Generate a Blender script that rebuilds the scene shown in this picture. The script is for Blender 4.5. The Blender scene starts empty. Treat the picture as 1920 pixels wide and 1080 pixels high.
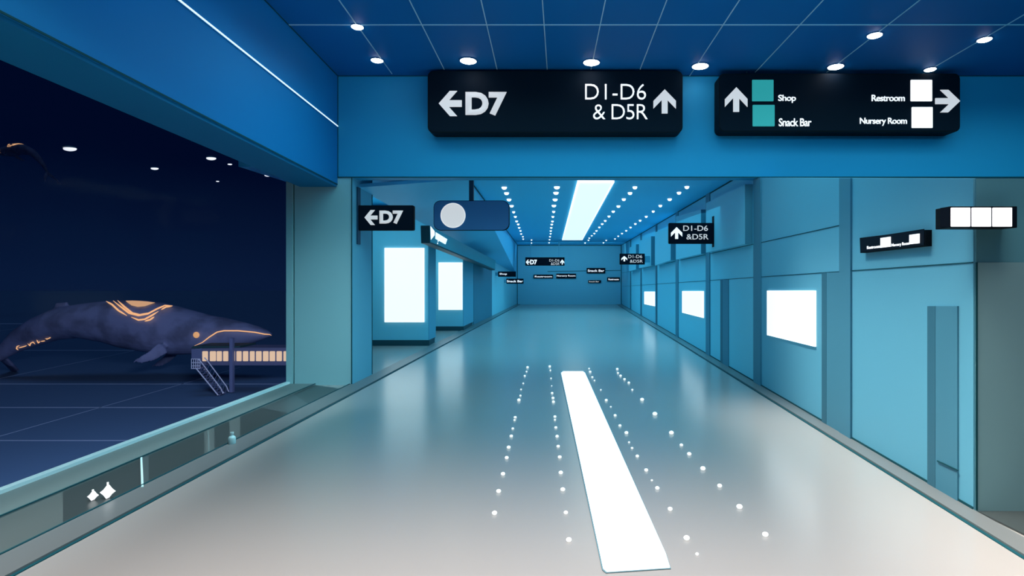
import bpy, bmesh, math, random
from mathutils import Vector, Matrix
random.seed(4)
V = Vector
SC = bpy.context.scene
COL = SC.collection
F, CX, CY, EYE = 1100.0, 1065.0, 520.0, 1.6       # focal length and vanishing point in 1920x1080 pixels, eye height

# ------------------------------------------------------------------ camera
cam = bpy.data.cameras.new('camera')
cam.sensor_width = 36.0
cam.lens = F * 36.0 / 1920.0
cam.shift_x = -(CX - 960) / 1920.0
cam.shift_y = (CY - 540) / 1920.0
cam.clip_end = 1000
camo = bpy.data.objects.new('camera', cam)
camo.location = (0, 0, EYE)
camo.rotation_euler = (math.pi / 2, 0, 0)
COL.objects.link(camo)
SC.camera = camo

# ------------------------------------------------------------------ exposure
SC.view_settings.view_transform = 'Standard'
SC.view_settings.look = 'None'
SC.view_settings.exposure = 0.0
SC.view_settings.gamma = 1.0
SC.view_settings.use_curve_mapping = False

# ------------------------------------------------------------------ night sky
w = bpy.data.worlds.new('night_sky')
SC.world = w
w.use_nodes = True
nt = w.node_tree
bg = nt.nodes['Background']
tc = nt.nodes.new('ShaderNodeTexCoord')
sx = nt.nodes.new('ShaderNodeSeparateXYZ')
rp = nt.nodes.new('ShaderNodeValToRGB')
nt.links.new(tc.outputs['Generated'], sx.inputs[0])
nt.links.new(sx.outputs['Z'], rp.inputs[0])
nt.links.new(rp.outputs[0], bg.inputs[0])
rp.color_ramp.elements[0].position = 0.0
rp.color_ramp.elements[0].color = (0.0024, 0.0088, 0.037, 1)
rp.color_ramp.elements[1].position = 0.16
rp.color_ramp.elements[1].color = (0.0002, 0.0024, 0.0165, 1)
bg.inputs[1].default_value = 1.0


# ------------------------------------------------------------------ lights
def area(name, loc, target, sx_, sy_, energy, col, spread=180):
    l = bpy.data.lights.new(name, 'AREA')
    l.shape = 'RECTANGLE'
    l.size, l.size_y, l.energy, l.color = sx_, sy_, energy, col
    l.spread = math.radians(spread)
    o = bpy.data.objects.new(name, l)
    o.location = loc
    o.rotation_euler = (V(target) - V(loc)).to_track_quat('-Z', 'Y').to_euler()
    COL.objects.link(o)
    return o


area('entrance_downlight', (0.2, 1.9, 4.55), (0.2, 2.0, 0), 6.5, 3.0, 205, (1.0, 0.87, 0.80), 78)
area('right_wall_fill', (0.9, 4.4, 4.4), (2.75, 4.4, 0.0), 5.6, 0.5, 48, (1.0, 0.86, 0.75), 34)  # added fill without a fitting, whitens the foot of the right wall
area('pillar_foot_fill', (-0.8, 5.0, 4.4), (-3.7, 8.7, 0.1), 1.0, 0.5, 9, (0.66, 0.94, 1.0), 38)  # unseen fill put in to brighten the foot of the pillar
area('ledge_fill', (-2.6, 4.6, 4.4), (-3.55, 4.6, 0.0), 6.0, 0.3, 22, (0.85, 0.97, 1.0), 26)  # extra light invented to lift the window ledge
area('end_wall_fill', (0.1, 31.6, 3.36), (0.1, 34.5, 0.9), 5.4, 0.3, 32, (0.30, 0.8, 1.0))  # no lamp here, added to brighten the end wall
area('lobby_downlight', (2.4, 6.5, 4.42), (2.4, 6.7, 0), 10.4, 2.4, 180, (0.36, 0.86, 0.96), 150)
area('corridor_light', (0.25, 21.5, 3.22), (0.25, 21.6, 0), 5.5, 22, 520, (0.14, 0.74, 1.0), 132)
area('header_fill', (2.4, 3.4, 4.42), (2.4, 8.7, 3.5), 10.0, 0.5, 75, (0.12, 0.72, 1.0))  # unseen fill, tilted to reach the top of the header
area('kiosk_fill', (-4.1, 11.6, 2.75), (-4.0, 13.7, 1.2), 1.0, 0.3, 17, (0.3, 0.85, 1.0))  # added light that brightens the face of the nearer kiosk
area('far_kiosk_fill', (-3.9, 15.7, 2.55), (-3.7, 17.6, 1.2), 0.8, 0.3, 16, (0.3, 0.85, 1.0))  # likewise an added light, for the farther kiosk
area('apron_fill', (-6.5, 14.0, 5.0), (-46, 50, -7), 6, 2, 4600, (0.75, 0.80, 1.0), 140)  # unseen fill added to light the whale and the near apron
moon = bpy.data.lights.new('moon', 'SUN')
moon.energy = 0.27
moon.angle = math.radians(30)
moon.color = (0.35, 0.6, 1.0)
mo = bpy.data.objects.new('moon', moon)
mo.rotation_euler = (0, 0, 0)
COL.objects.link(mo)


# ------------------------------------------------------------------ materials
def s2l(c):
    return tuple((x / 255 / 12.92) if x / 255 <= 0.04045 else ((x / 255 + 0.055) / 1.055) ** 2.4 for x in c)


def mat(name, col, rough=0.6, spec=0.3, metal=0.0, var=0.0, scale=6.0):
    m = bpy.data.materials.new(name)
    m.use_nodes = True
    t = m.node_tree
    b = t.nodes['Principled BSDF']
    b.inputs['Base Color'].default_value = (*col, 1)
    b.inputs['Roughness'].default_value = rough
    b.inputs['Specular IOR Level'].default_value = spec
    b.inputs['Metallic'].default_value = metal
    if var:
        tcn = t.nodes.new('ShaderNodeTexCoord')
        n = t.nodes.new('ShaderNodeTexNoise')
        n.inputs['Scale'].default_value = scale
        n.inputs['Detail'].default_value = 5
        r = t.nodes.new('ShaderNodeValToRGB')
        r.color_ramp.elements[0].position = 0.36
        r.color_ramp.elements[0].color = (*[c * (1 - var) for c in col], 1)
        r.color_ramp.elements[1].position = 0.56
        r.color_ramp.elements[1].color = (*col, 1)
        t.links.new(tcn.outputs['Object'], n.inputs['Vector'])
        t.links.new(n.outputs['Fac'], r.inputs[0])
        t.links.new(r.outputs[0], b.inputs['Base Color'])
    return m


def emit(name, col, strength, base=(0.8, 0.8, 0.8), sample=True):
    m = mat(name, base, 0.5, 0.2)
    b = m.node_tree.nodes['Principled BSDF']
    b.inputs['Emission Color'].default_value = (*col, 1)
    b.inputs['Emission Strength'].default_value = strength
    if not sample:
        m.cycles.emission_sampling = 'NONE'
    return m


M = {}
M['floor'] = mat('polished_floor', (0.34, 0.335, 0.325), 0.22, 0.42)
M['ceiling'] = mat('deep_blue_ceiling', (0.001, 0.145, 0.42), 0.6, 0.2)
M['header'] = mat('blue_header_paint', (0.02, 0.32, 0.58), 0.6, 0.2)
M['bulkhead'] = mat('blue_bulkhead_paint', (0.004, 0.20, 0.50), 0.6, 0.2)
M['soffit'] = mat('dark_blue_soffit', (0.003, 0.18, 0.38), 0.6, 0.2)
M['hall_ceiling'] = mat('blue_hall_ceiling', (0.06, 0.58, 0.96), 0.6, 0.2)
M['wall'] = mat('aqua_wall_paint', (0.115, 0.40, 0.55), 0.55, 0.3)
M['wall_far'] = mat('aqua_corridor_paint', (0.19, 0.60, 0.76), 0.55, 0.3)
M['wall_left'] = mat('lightened_corridor_paint', (0.30, 0.74, 0.88), 0.55, 0.3)  # wall paint lightened where the fascia keeps the light off
M['fascia'] = mat('blue_fascia_paint', (0.12, 0.58, 0.88), 0.55, 0.3)
M['wall_shade'] = mat('darkened_wall_paint', (0.10, 0.32, 0.40), 0.55, 0.3)  # darker wall paint; on the front upper wall it stands for shade
M['pillar'] = mat('teal_pillar_cladding', (0.30, 0.55, 0.60), 0.5, 0.3)
M['end'] = mat('teal_end_wall_paint', (0.26, 0.66, 0.82), 0.6, 0.3)
M['block'] = mat('slate_block', (0.20, 0.40, 0.45), 0.6, 0.3)
M['pilaster'] = mat('slate_blue_pilaster', (0.06, 0.23, 0.33), 0.55, 0.3)
M['pilaster_dark'] = mat('dark_slate_edge', (0.035, 0.15, 0.22), 0.55, 0.3)
M['strip'] = mat('grey_floor_strip', (0.15, 0.17, 0.175), 0.35, 0.4)
M['ledge'] = mat('grey_green_ledge', (0.15, 0.205, 0.205), 0.45, 0.3)
M['lip'] = mat('pale_aqua_lip', (0.62, 0.88, 0.90), 0.4, 0.4)
M['gutter'] = mat('dark_glass_gutter', (0.045, 0.06, 0.062), 0.30, 0.25)
M['gutter_mid'] = mat('mid_glass_gutter', (0.07, 0.095, 0.10), 0.30, 0.25)
M['gutter_pale'] = mat('pale_glass_gutter', (0.10, 0.125, 0.125), 0.30, 0.25)
M['seam'] = mat('dark_teal_seam', (0.008, 0.07, 0.09), 0.7, 0.1)
M['grid'] = mat('pale_grid_line', (0.50, 0.68, 0.80), 0.5, 0.3)
M['plinth'] = mat('dark_plinth', (0.02, 0.07, 0.09), 0.5, 0.3)
M['sign'] = mat('black_navy_sign', (0.002, 0.007, 0.016), 0.6, 0.08)
M['sign_edge'] = mat('black_sign_edge', (0.002, 0.004, 0.007), 0.6, 0.1)
M['sign_blue'] = mat('navy_blue_sign', (0.06, 0.18, 0.38), 0.5, 0.2)
M['sign_teal'] = mat('teal_long_sign', (0.01, 0.26, 0.34), 0.5, 0.3)
M['bracket'] = mat('dark_blue_bracket', (0.01, 0.045, 0.09), 0.5, 0.3)
M['letter'] = emit('lit_letter_white', (0.93, 0.95, 1.0), 0.9, sample=False)
M['letter_grey'] = emit('lit_letter_grey', (0.52, 0.55, 0.58), 0.95, (0.3, 0.3, 0.3))
M['arrow_grey'] = emit('lit_arrow_grey', (0.56, 0.58, 0.62), 0.95, (0.3, 0.3, 0.3))
M['icon_teal'] = emit('lit_teal_tile', (0.025, 0.33, 0.34), 0.8, (0.03, 0.18, 0.18))
M['icon_white'] = emit('lit_white_tile', (0.97, 0.98, 1.0), 1.0, sample=False)
M['lens'] = emit('downlight_lens', (0.95, 0.98, 1.0), 14.0)
M['dome'] = emit('dome_light_glass', (0.92, 0.97, 1.0), 1.6, sample=False)
M['bezel'] = mat('blue_lamp_bezel', (0.01, 0.10, 0.28), 0.5, 0.3)
M['panel_light'] = emit('ceiling_panel_diffuser', (0.74, 0.88, 0.93), 0.95)
M['panel_frame'] = emit('bright_panel_edge', (1, 1, 1), 1.0)
M['lightbox'] = emit('lightbox_diffuser', (0.72, 0.87, 0.92), 1.15)
M['lightbox_rim'] = emit('lightbox_rim', (0.95, 1.0, 1.0), 1.0)
M['floor_reflection'] = emit('reflection_strip_glow', (0.92, 0.96, 0.98), 1.05)
M['reflection_dot'] = emit('reflection_dot_glow', (0.85, 0.92, 0.93), 0.95, sample=False)
M['dot_rim'] = mat('reflection_rim', (0.12, 0.25, 0.30), 0.4, 0.4)
M['disc'] = emit('pale_disc', (0.70, 0.71, 0.72), 0.75, (0.4, 0.4, 0.4))
M['disc_rim'] = emit('disc_rim', (0.9, 0.84, 0.78), 0.8)
M['tube_white'] = emit('wall_light_line', (0.75, 0.93, 1.0), 0.95)
M['apron'] = mat('navy_apron_concrete', (0.08, 0.17, 0.33), 0.8, 0.1)
M['apron_line'] = mat('pale_apron_marking', (0.28, 0.40, 0.62), 0.8, 0.1)
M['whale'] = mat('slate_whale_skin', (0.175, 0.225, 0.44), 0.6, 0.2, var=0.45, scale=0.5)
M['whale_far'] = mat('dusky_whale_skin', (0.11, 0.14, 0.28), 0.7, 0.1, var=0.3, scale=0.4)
M['glow'] = emit('orange_glow', (0.95, 0.50, 0.24), 0.85, (0.5, 0.2, 0.1))
M['glow_soft'] = emit('soft_orange_glow', (0.60, 0.33, 0.18), 0.9, (0.4, 0.2, 0.1))
M['eye'] = emit('amber_eye', (0.60, 0.31, 0.14), 0.95, (0.4, 0.2, 0.1))
M['bridge'] = mat('grey_blue_bridge', (0.11, 0.14, 0.28), 0.6, 0.2)
M['bridge_post'] = mat('blue_bridge_post', (0.12, 0.17, 0.36), 0.6, 0.2)
M['bridge_glass'] = emit('lit_bridge_window', (0.74, 0.52, 0.36), 0.9, (0.15, 0.12, 0.1))
M['stair'] = mat('pale_steel_stair', (0.55, 0.66, 0.90), 0.5, 0.3)
M['star'] = emit('white_sparkle', (1, 1, 1), 1.0)
M['reflection_disc'] = emit('reflection_disc_glow', (0.80, 0.82, 0.88), 0.9)
M['bottle'] = mat('pale_aqua_bottle', (0.45, 0.75, 0.78), 0.4, 0.4)
g = bpy.data.materials.new('window_glass')
g.use_nodes = True
gt = g.node_tree
gt.nodes.remove(gt.nodes['Principled BSDF'])
mx, tr, gl = (gt.nodes.new(n) for n in ('ShaderNodeMixShader', 'ShaderNodeBsdfTransparent', 'ShaderNodeBsdfGlossy'))
mx.inputs[0].default_value = 0.002
gl.inputs['Roughness'].default_value = 0.08
gt.links.new(tr.outputs[0], mx.inputs[1])
gt.links.new(gl.outputs[0], mx.inputs[2])
gt.links.new(mx.outputs[0], gt.nodes['Material Output'].inputs[0])
M['glass'] = g

# ------------------------------------------------------------------ geometry helpers
ORG = {}


def U(px, py, d):
    """point seen at pixel px,py at depth d"""
    return V(((px - CX) * d / F, d, EYE + (CY - py) * d / F))


def ray_plane(px, py, p0, n):
    r = V(((px - CX) / F, 1.0, (CY - py) / F))
    o = V((0, 0, EYE))
    t = (V(p0) - o).dot(n) / r.dot(n)
    return o + r * t


def G(px, py, z=0.0):
    """point on the level z seen at pixel px,py"""
    return ray_plane(px, py, (0, 0, z), V((0, 0, 1)))


class MB:
    def __init__(s):
        s.bm = bmesh.new()

    def prism(s, pts, vec):
        vec = V(vec)
        a = [s.bm.verts.new(p) for p in pts]
        b = [s.bm.verts.new(V(p) + vec) for p in pts]
        s.bm.faces.new(a)
        s.bm.faces.new(b[::-1])
        for i in range(len(a)):
            j = (i + 1) % len(a)
            s.bm.faces.new((a[i], b[i], b[j], a[j]))
        return s

    def box(s, x0, x1, y0, y1, z0, z1):
        return s.prism([(x0, y0, z0), (x1, y0, z0), (x1, y1, z0), (x0, y1, z0)], (0, 0, z1 - z0))

    def hexa(s, a4, b4):
        a = [s.bm.verts.new(p) for p in a4]
        b = [s.bm.verts.new(p) for p in b4]
        s.bm.faces.new(a)
        s.bm.faces.new(b[::-1])
        for i in range(4):
            j = (i + 1) % 4
            s.bm.faces.new((a[i], b[i], b[j], a[j]))
        return s

    def tube(s, pts, r, n=8):
        pts = [V(p) for p in pts]
        rings = []
        for i, p in enumerate(pts):
            t = (pts[min(i + 1, len(pts) - 1)] - pts[max(i - 1, 0)]).normalized()
            u = t.cross(V((0, 0, 1)))
            if u.length < 1e-3:
                u = t.cross(V((0, 1, 0)))
            u.normalize()
            v = t.cross(u)
            rr = r[i] if isinstance(r, (list, tuple)) else r
            rings.append([s.bm.verts.new(p + (u * math.cos(k * 2 * math.pi / n) + v * math.sin(k * 2 * math.pi / n)) * rr) for k in range(n)])
        for a, b in zip(rings, rings[1:]):
            for k in range(n):
                s.bm.faces.new((a[k], a[(k + 1) % n], b[(k + 1) % n], b[k]))
        s.bm.faces.new(rings[0][::-1])
        s.bm.faces.new(rings[-1])
        return s

    def loft(s, rings):
        rs = [[s.bm.verts.new(p) for p in r] for r in rings]
        n = len(rs[0])
        for a, b in zip(rs, rs[1:]):
            for k in range(n):
                s.bm.faces.new((a[k], a[(k + 1) % n], b[(k + 1) % n], b[k]))
        s.bm.faces.new(rs[0][::-1])
        s.bm.faces.new(rs[-1])
        return s

    def lathe(s, c, axis, prof, n=20):
        """prof: (radius, height along axis) from c"""
        c, axis = V(c), V(axis).normalized()
        u = axis.orthogonal().normalized()
        v = axis.cross(u)
        rings = [[c + axis * h + (u * math.cos(k * 2 * math.pi / n) + v * math.sin(k * 2 * math.pi / n)) * max(r, 1e-4) for k in range(n)] for r, h in prof]
        return s.loft(rings)

    def ball(s, c, r, sc=(1, 1, 1)):
        mtx = Matrix.Translation(c) @ Matrix.Diagonal((r * sc[0], r * sc[1], r * sc[2], 1))
        bmesh.ops.create_uvsphere(s.bm, u_segments=14, v_segments=10, radius=1, matrix=mtx)
        return s

    def build(s, name, m, parent=None, smooth=False, origin=None):
        bmesh.ops.recalc_face_normals(s.bm, faces=s.bm.faces)
        if parent:
            org = ORG[parent.name]
        elif origin is not None:
            org = V(origin)
        else:
            vs = [v.co for v in s.bm.verts]
            lo = V(min(v[i] for v in vs) for i in range(3))
            hi = V(max(v[i] for v in vs) for i in range(3))
            org = V(((lo.x + hi.x) / 2, (lo.y + hi.y) / 2, lo.z))
        bmesh.ops.translate(s.bm, verts=s.bm.verts, vec=-org)
        me = bpy.data.meshes.new(name)
        s.bm.to_mesh(me)
        s.bm.free()
        me.materials.append(M[m])
        if smooth:
            for p in me.polygons:
                p.use_smooth = True
        o = bpy.data.objects.new(name, me)
        COL.objects.link(o)
        ORG[o.name] = org
        if parent:
            o.parent = parent
        else:
            o.location = org
        return o


def tag(o, label, cat, group=None, kind=None):
    o['label'] = label
    o['category'] = cat
    if group:
        o['group'] = group
    if kind:
        o['kind'] = kind
    return o


def thing(name, label, cat, loc, group=None):
    o = bpy.data.objects.new(name, None)
    o.empty_display_size = 0.1
    COL.objects.link(o)
    o.location = loc
    ORG[o.name] = V(loc)
    return tag(o, label, cat, group)


def struct(o, label, cat):
    return tag(o, label, cat, None, 'structure')


TRIM = [0]


def trim(mb, m, label):
    TRIM[0] += 1
    return struct(mb.build('trim_%d' % TRIM[0], m), label, 'trim')


def line(p, q, wd, n, m='seam', label='thin dark seam', th=0.006):
    """thin flat batten from p to q lying on a surface of normal n"""
    p, q, n = V(p), V(q), V(n).normalized()
    s = (q - p).cross(n).normalized() * wd / 2
    return MB().prism([p - s, q - s, q + s, p + s], n * th)


def seam(p, q, wd, n, label, m='seam'):
    return trim(line(p, q, wd, n), m, label)


# text and shapes fitted in a quad: bl, br, tl
def frame2d(bl, br, tl):
    bl, br, tl = V(bl), V(br), V(tl)
    return lambda u, v: bl + (br - bl) * u + (tl - bl) * v


def front(x0, y0, x1, y1, d):
    return frame2d(U(x0, y1, d), U(x1, y1, d), U(x0, y0, d))


def poly_shape(fr, pts, vec, name, m, parent):
    return MB().prism([fr(u, v) for u, v in pts], vec).build(name, m, parent)


UP = [(.5, 1), (1, .52), (1, .20), (.63, .56), (.63, 0), (.37, 0), (.37, .56), (0, .20), (0, .52)]
LEFT = [(1 - v, u) for u, v in UP]
RIGHT = [(v, u) for u, v in UP]
SQ = [(0, 0), (1, 0), (1, 1), (0, 1)]


def text(fr, body, vec, name, m, parent, bold=0.0, space=1.0):
    cu = bpy.data.curves.new('t', 'FONT')
    cu.body = body
    cu.size = 1
    cu.offset = bold
    cu.space_character = space
    cu.resolution_u = 4
    ob = bpy.data.objects.new('t', cu)
    COL.objects.link(ob)
    bpy.context.view_layer.update()
    dg = bpy.context.evaluated_depsgraph_get()
    me = bpy.data.meshes.new_from_object(ob.evaluated_get(dg))
    bpy.data.objects.remove(ob)
    bm = bmesh.new()
    bm.from_mesh(me)
    bpy.data.meshes.remove(me)
    xs = [v.co.x for v in bm.verts]
    ys = [v.co.y for v in bm.verts]
    x0, x1, y0, y1 = min(xs), max(xs), min(ys), max(ys)
    for v in bm.verts:
        v.co = fr((v.co.x - x0) / (x1 - x0), (v.co.y - y0) / (y1 - y0))
    r = bmesh.ops.extrude_face_region(bm, geom=bm.faces[:])
    bmesh.ops.translate(bm, verts=[e for e in r['geom'] if isinstance(e, bmesh.types.BMVert)], vec=vec)
    mb = MB()
    mb.bm.free()
    mb.bm = bm
    return mb.build(name, m, parent)


def rounded(r_u, r_v, n=5):
    pts = []
    for cx, cy, a0 in ((1 - r_u, 1 - r_v, 0), (r_u, 1 - r_v, 90), (r_u, r_v, 180), (1 - r_u, r_v, 270)):
        for k in range(n):
            a = math.radians(a0 + 90 * k / (n - 1))
            pts.append((cx + r_u * math.cos(a), cy + r_v * math.sin(a)))
    return pts


def grow(fr, e):
    """same shape scaled about its middle, e in metres"""
    a, b, c = fr(0, 0), fr(1, 0), fr(0, 1)
    ux, uy = (b - a).normalized() * e, (c - a).normalized() * e
    return frame2d(a - ux - uy, b + ux - uy, c - ux + uy)


# ================================================================== SETTING
FAR = 34.5
DH = 8.7                                       # depth of the header wall


def ceil_z(d):                                 # lobby ceiling falls gently towards the hall
    return 4.59 - 0.0227 * (d - DH)


def hall_z(d):
    return 3.2 + 0.009 * d


CEIL_N = V((0, 0.0227, 1)).normalized()
HALL_N = V((0, -0.009, 1)).normalized()


def on_ceil(px, py):
    return ray_plane(px, py, (0, DH, ceil_z(DH)), CEIL_N)


def on_hall(px, py):
    return ray_plane(px, py, (0, 0, 3.2), HALL_N)


RA, RB = V((2.764, 4.0, 0)), V((3.15, 34.5, 0))
RD = (RB - RA).normalized()
RN = V((-RD.y, RD.x, 0))                       # into the hall


def RW(px, py, off=0.0):
    return ray_plane(px, py, RA + RN * off, RN)


def rw_at(d, z=0.0, off=0.0):
    t = (d - 4.0) / (34.5 - 4.0)
    p = RA.lerp(RB, t) + RN * off
    return V((p.x, p.y, z))


# floor and ceilings
struct(MB().prism([(-4.16, -8, -.25), (14, -8, -.25), (14, 36, -.25), (-5.2, 36, -.25), (-5.2, 11.2, -.25), (-4.2, 9.2, -.25), (-4.16, 8.7, -.25)], (0, 0, .25)).build('floor', 'floor'), 'pale polished floor of the whole concourse', 'floor')
cz0, cz1 = ceil_z(-8), ceil_z(DH + .3)
ceil = struct(MB().hexa([(-4.2, -8, cz0), (14, -8, cz0), (14, DH + .3, cz1), (-4.2, DH + .3, cz1)],
                        [(-4.2, -8, 5.3), (14, -8, 5.3), (14, DH + .3, 5.3), (-4.2, DH + .3, 5.3)]).build('ceiling', 'ceiling'),
              'deep blue panelled ceiling of the lobby', 'ceiling')
gm = MB()
for (xa, ya, xb, yb) in [(636, 0, 735, 138), (768, 0, 833, 130), (902, 0, 932, 130), (1017, 0, 1026, 130), (1135, 0, 1108, 130),
                         (1250, 0, 1200, 130), (1386, 0, 1283, 157), (1543, 0, 1416, 135), (1724, 0, 1550, 135), (1920, 27, 1730, 138)]:
    p, q = on_ceil(xa, ya), on_ceil(xb, yb)
    p = q + (p - q) * 3.5
    wd = 0.011
    s = (q - p).cross(CEIL_N).normalized() * wd / 2
    gm.prism([p - s, q - s, q + s, p + s], -CEIL_N * 0.008)
p, q = on_ceil(541, 46), on_ceil(1920, 46)
q = p + (q - p) * 1.5
s = V((0, 0.008, 0))
gm.prism([p - s, q - s, q + s, p + s], -CEIL_N * 0.008)
gm.build('grid_line', 'grid', ceil)
hz0, hz1 = hall_z(DH + .2), hall_z(36)
struct(MB().hexa([(-5, DH + .2, hz0), (4.2, DH + .2, hz0), (4.2, 36, hz1), (-5, 36, hz1)],
                 [(-5, DH + .2, 4.4), (4.2, DH + .2, 4.4), (4.2, 36, 4.4), (-5, 36, 4.4)]).build('ceiling', 'hall_ceiling'),
       'blue ceiling of the long corridor', 'ceiling')
# header wall across the lobby
xl = U(633, 0, DH).x
zt, zb = U(0, 142, DH).z, U(0, 333, DH).z
struct(MB().box(xl, 14, DH, DH + .25, zb, zt).build('wall_header', 'header'), 'wide blue wall band above the corridor opening', 'wall')
# end wall
struct(MB().box(-5, 4.2, FAR, FAR + .3, 0, 3.6).build('wall_back', 'end'), 'plain teal wall at the far end of the corridor', 'wall')
# right walls
a, b = rw_at(4.0), rw_at(DH)
ztn = U(0, 335, 4.0).z
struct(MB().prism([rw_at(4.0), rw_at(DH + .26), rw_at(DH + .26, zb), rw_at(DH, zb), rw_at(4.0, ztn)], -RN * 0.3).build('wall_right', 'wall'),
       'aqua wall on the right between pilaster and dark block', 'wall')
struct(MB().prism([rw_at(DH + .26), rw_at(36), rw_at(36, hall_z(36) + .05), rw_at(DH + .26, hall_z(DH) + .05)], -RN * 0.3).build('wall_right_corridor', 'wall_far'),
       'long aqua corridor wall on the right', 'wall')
xb_ = RA.x
zblk = U(0, 492, 4.0).z
struct(MB().box(xb_ + .012, 6.2, 3.985, 4.3, 0.0, zblk).build('wall_front', 'block'), 'slate grey wall block at the right edge of the view', 'wall')
struct(MB().box(xb_ + .012, 6.2, 3.99, 4.3, zblk, ztn).build('wall_front_upper', 'wall_shade'), 'blue wall above the slate grey block', 'wall')  # soft shade here comes from the darker paint
struct(MB().box(13.7, 14, -8, DH, 0, 5).build('wall_right_lobby', 'wall'), 'blue side wall of the lobby', 'wall')
struct(MB().box(3.25, 14, DH + .02, DH + .25, 0, zb).build('wall_lobby_back', 'wall'), 'blue lobby wall behind the right partition', 'wall')
# left corridor side
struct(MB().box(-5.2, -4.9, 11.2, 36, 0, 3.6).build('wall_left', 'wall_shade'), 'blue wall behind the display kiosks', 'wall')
LX = -3.17
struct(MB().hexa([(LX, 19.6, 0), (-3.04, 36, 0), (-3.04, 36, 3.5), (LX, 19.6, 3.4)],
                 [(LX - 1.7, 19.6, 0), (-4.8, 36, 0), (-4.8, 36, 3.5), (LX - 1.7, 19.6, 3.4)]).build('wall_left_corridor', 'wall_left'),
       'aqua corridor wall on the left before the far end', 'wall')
p0, p1 = (884, 0), (919, 0)
d0, d1 = 19.6, 24.0
xx = lambda d: LX + (d - 19.6) / (36 - 19.6) * 0.13
trim(MB().prism([(xx(d0) + .004, d0, 0.02), (xx(d1) + .004, d1, 0.02), (xx(d1) + .004, d1, 2.35), (xx(d0) + .004, d0, 2.35)], (0.02, 0, 0)), 'pilaster',
     'shaded stretch of wall beside the second kiosk, painted darker')  # thin dark slab standing for shade on the wall
# sloping fascia over the kiosks
f_in0, f_in1 = on_hall(880, 336), V((-2.98, FAR, hall_z(FAR)))
f_lo0, f_lo1 = U(668, 352, 8.96), U(968, 513, FAR)
fdir = (f_lo1 - f_lo0).normalized()
up = V((-1.0, 0, 0.9))
struct(MB().hexa([f_in0, f_in1, f_lo1, f_lo0], [f_in0 + V((-.05, 0, .05)), f_in1 + V((-.05, 0, .05)), f_lo1 + V((-.05, 0, .05)), f_lo0 + V((-.05, 0, .05))]).build('wall_fascia', 'fascia'),
       'sloping blue fascia above the display kiosks', 'wall')
# left bulkhead over the window
BD = V((-0.040, 1, -0.0227))
b_end = V((xl, DH, 0))


def bulk(d, z, dx=0.0):
    return V((xl + dx + BD.x * (d - DH), d, z + BD.z * (d - DH)))


zbu = U(0, 347, DH).z
xo = U(563, 0, DH).x - xl
struct(MB().hexa([bulk(-8, zbu), bulk(DH + .0, zbu), bulk(DH + .0, 4.65), bulk(-8, 4.65)],
                 [bulk(-8, zbu, xo), bulk(DH + .0, zbu, xo), bulk(DH + .0, 4.65, xo), bulk(-8, 4.65, xo)]).build('wall_bulkhead', 'bulkhead'),
       'deep blue bulkhead above the night window', 'wall')
trim(MB().prism([bulk(-8, zbu, -.01), bulk(DH - .01, zbu, -.01), bulk(DH - .01, zbu, xo), bulk(-8, zbu, xo)], (0, 0, -0.03)), 'soffit', 'dark blue underside of the bulkhead')
# thin light line along the bulkhead
zl = U(0, 237, DH).z
lw = thing('wall_light', 'thin straight white light line along the blue bulkhead', 'light', bulk(4, zl))
MB().prism([bulk(-6, zl - .007, 0.001), bulk(DH - .01, zl - .007, 0.001), bulk(DH - .01, zl + .007, 0.001), bulk(-6, zl + .007, 0.001)], (.012, 0, 0)).build('diffuser', 'tube_white', lw)
MB().prism([bulk(-6, zl - .02, 0.0005), bulk(DH - .01, zl - .02, 0.0005), bulk(DH - .01, zl - .011, 0.0005), bulk(-6, zl - .011, 0.0005)], (.008, 0, 0)).build('housing', 'bulkhead', lw)

# pillar between window and corridor
PX0, PX1 = U(552, 0, 8.71).x, -3.20
struct(MB().box(PX0, PX1 - .012, 8.71, 9.6, 0, zb + .35).build('pillar', 'pillar'), 'broad teal pillar between window and corridor', 'pillar')
trim(MB().box(PX1 - .012, PX1, 8.712, 9.6, 0, zb + .3), 'wall', 'light aqua cladding on the corridor side of the pillar')
# window
wx0 = -4.20
wf = struct(MB().box(U(537, 0, 8.71).x, PX0 - .02, 8.70, 8.82, 0, 3.4).build('window_1', 'pillar'), 'tall night window on the left of the lobby', 'window')
MB().box(PX0 - .016, PX0 - .002, 8.74, 8.86, 0, 3.3).build('frame', 'seam', wf)
MB().box(wx0, wx0 + .02, -8, 8.70, 0.0, 4.5).build('pane', 'glass', wf)
struct(MB().box(-4.25, -4.19, -8, 9.2, -8.6, -0.02).build('wall_outside', 'wall_shade'), 'outer building wall under the window', 'wall')
struct(MB().prism([(-4.2, 9.3, 0), (-4.0, 9.3, 0), (-4.9, 11.2, 0), (-5.15, 11.2, 0)], (0, 0, 4.5)).build('wall_left_outer', 'wall_shade'), 'outer wall behind the teal pillar', 'wall')

# floor bands along the window
def band(xa, xb, d0, d1, z, m, label):
    return trim(MB().box(xa, xb, d0, d1, 0.0, z), m, label)


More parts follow.
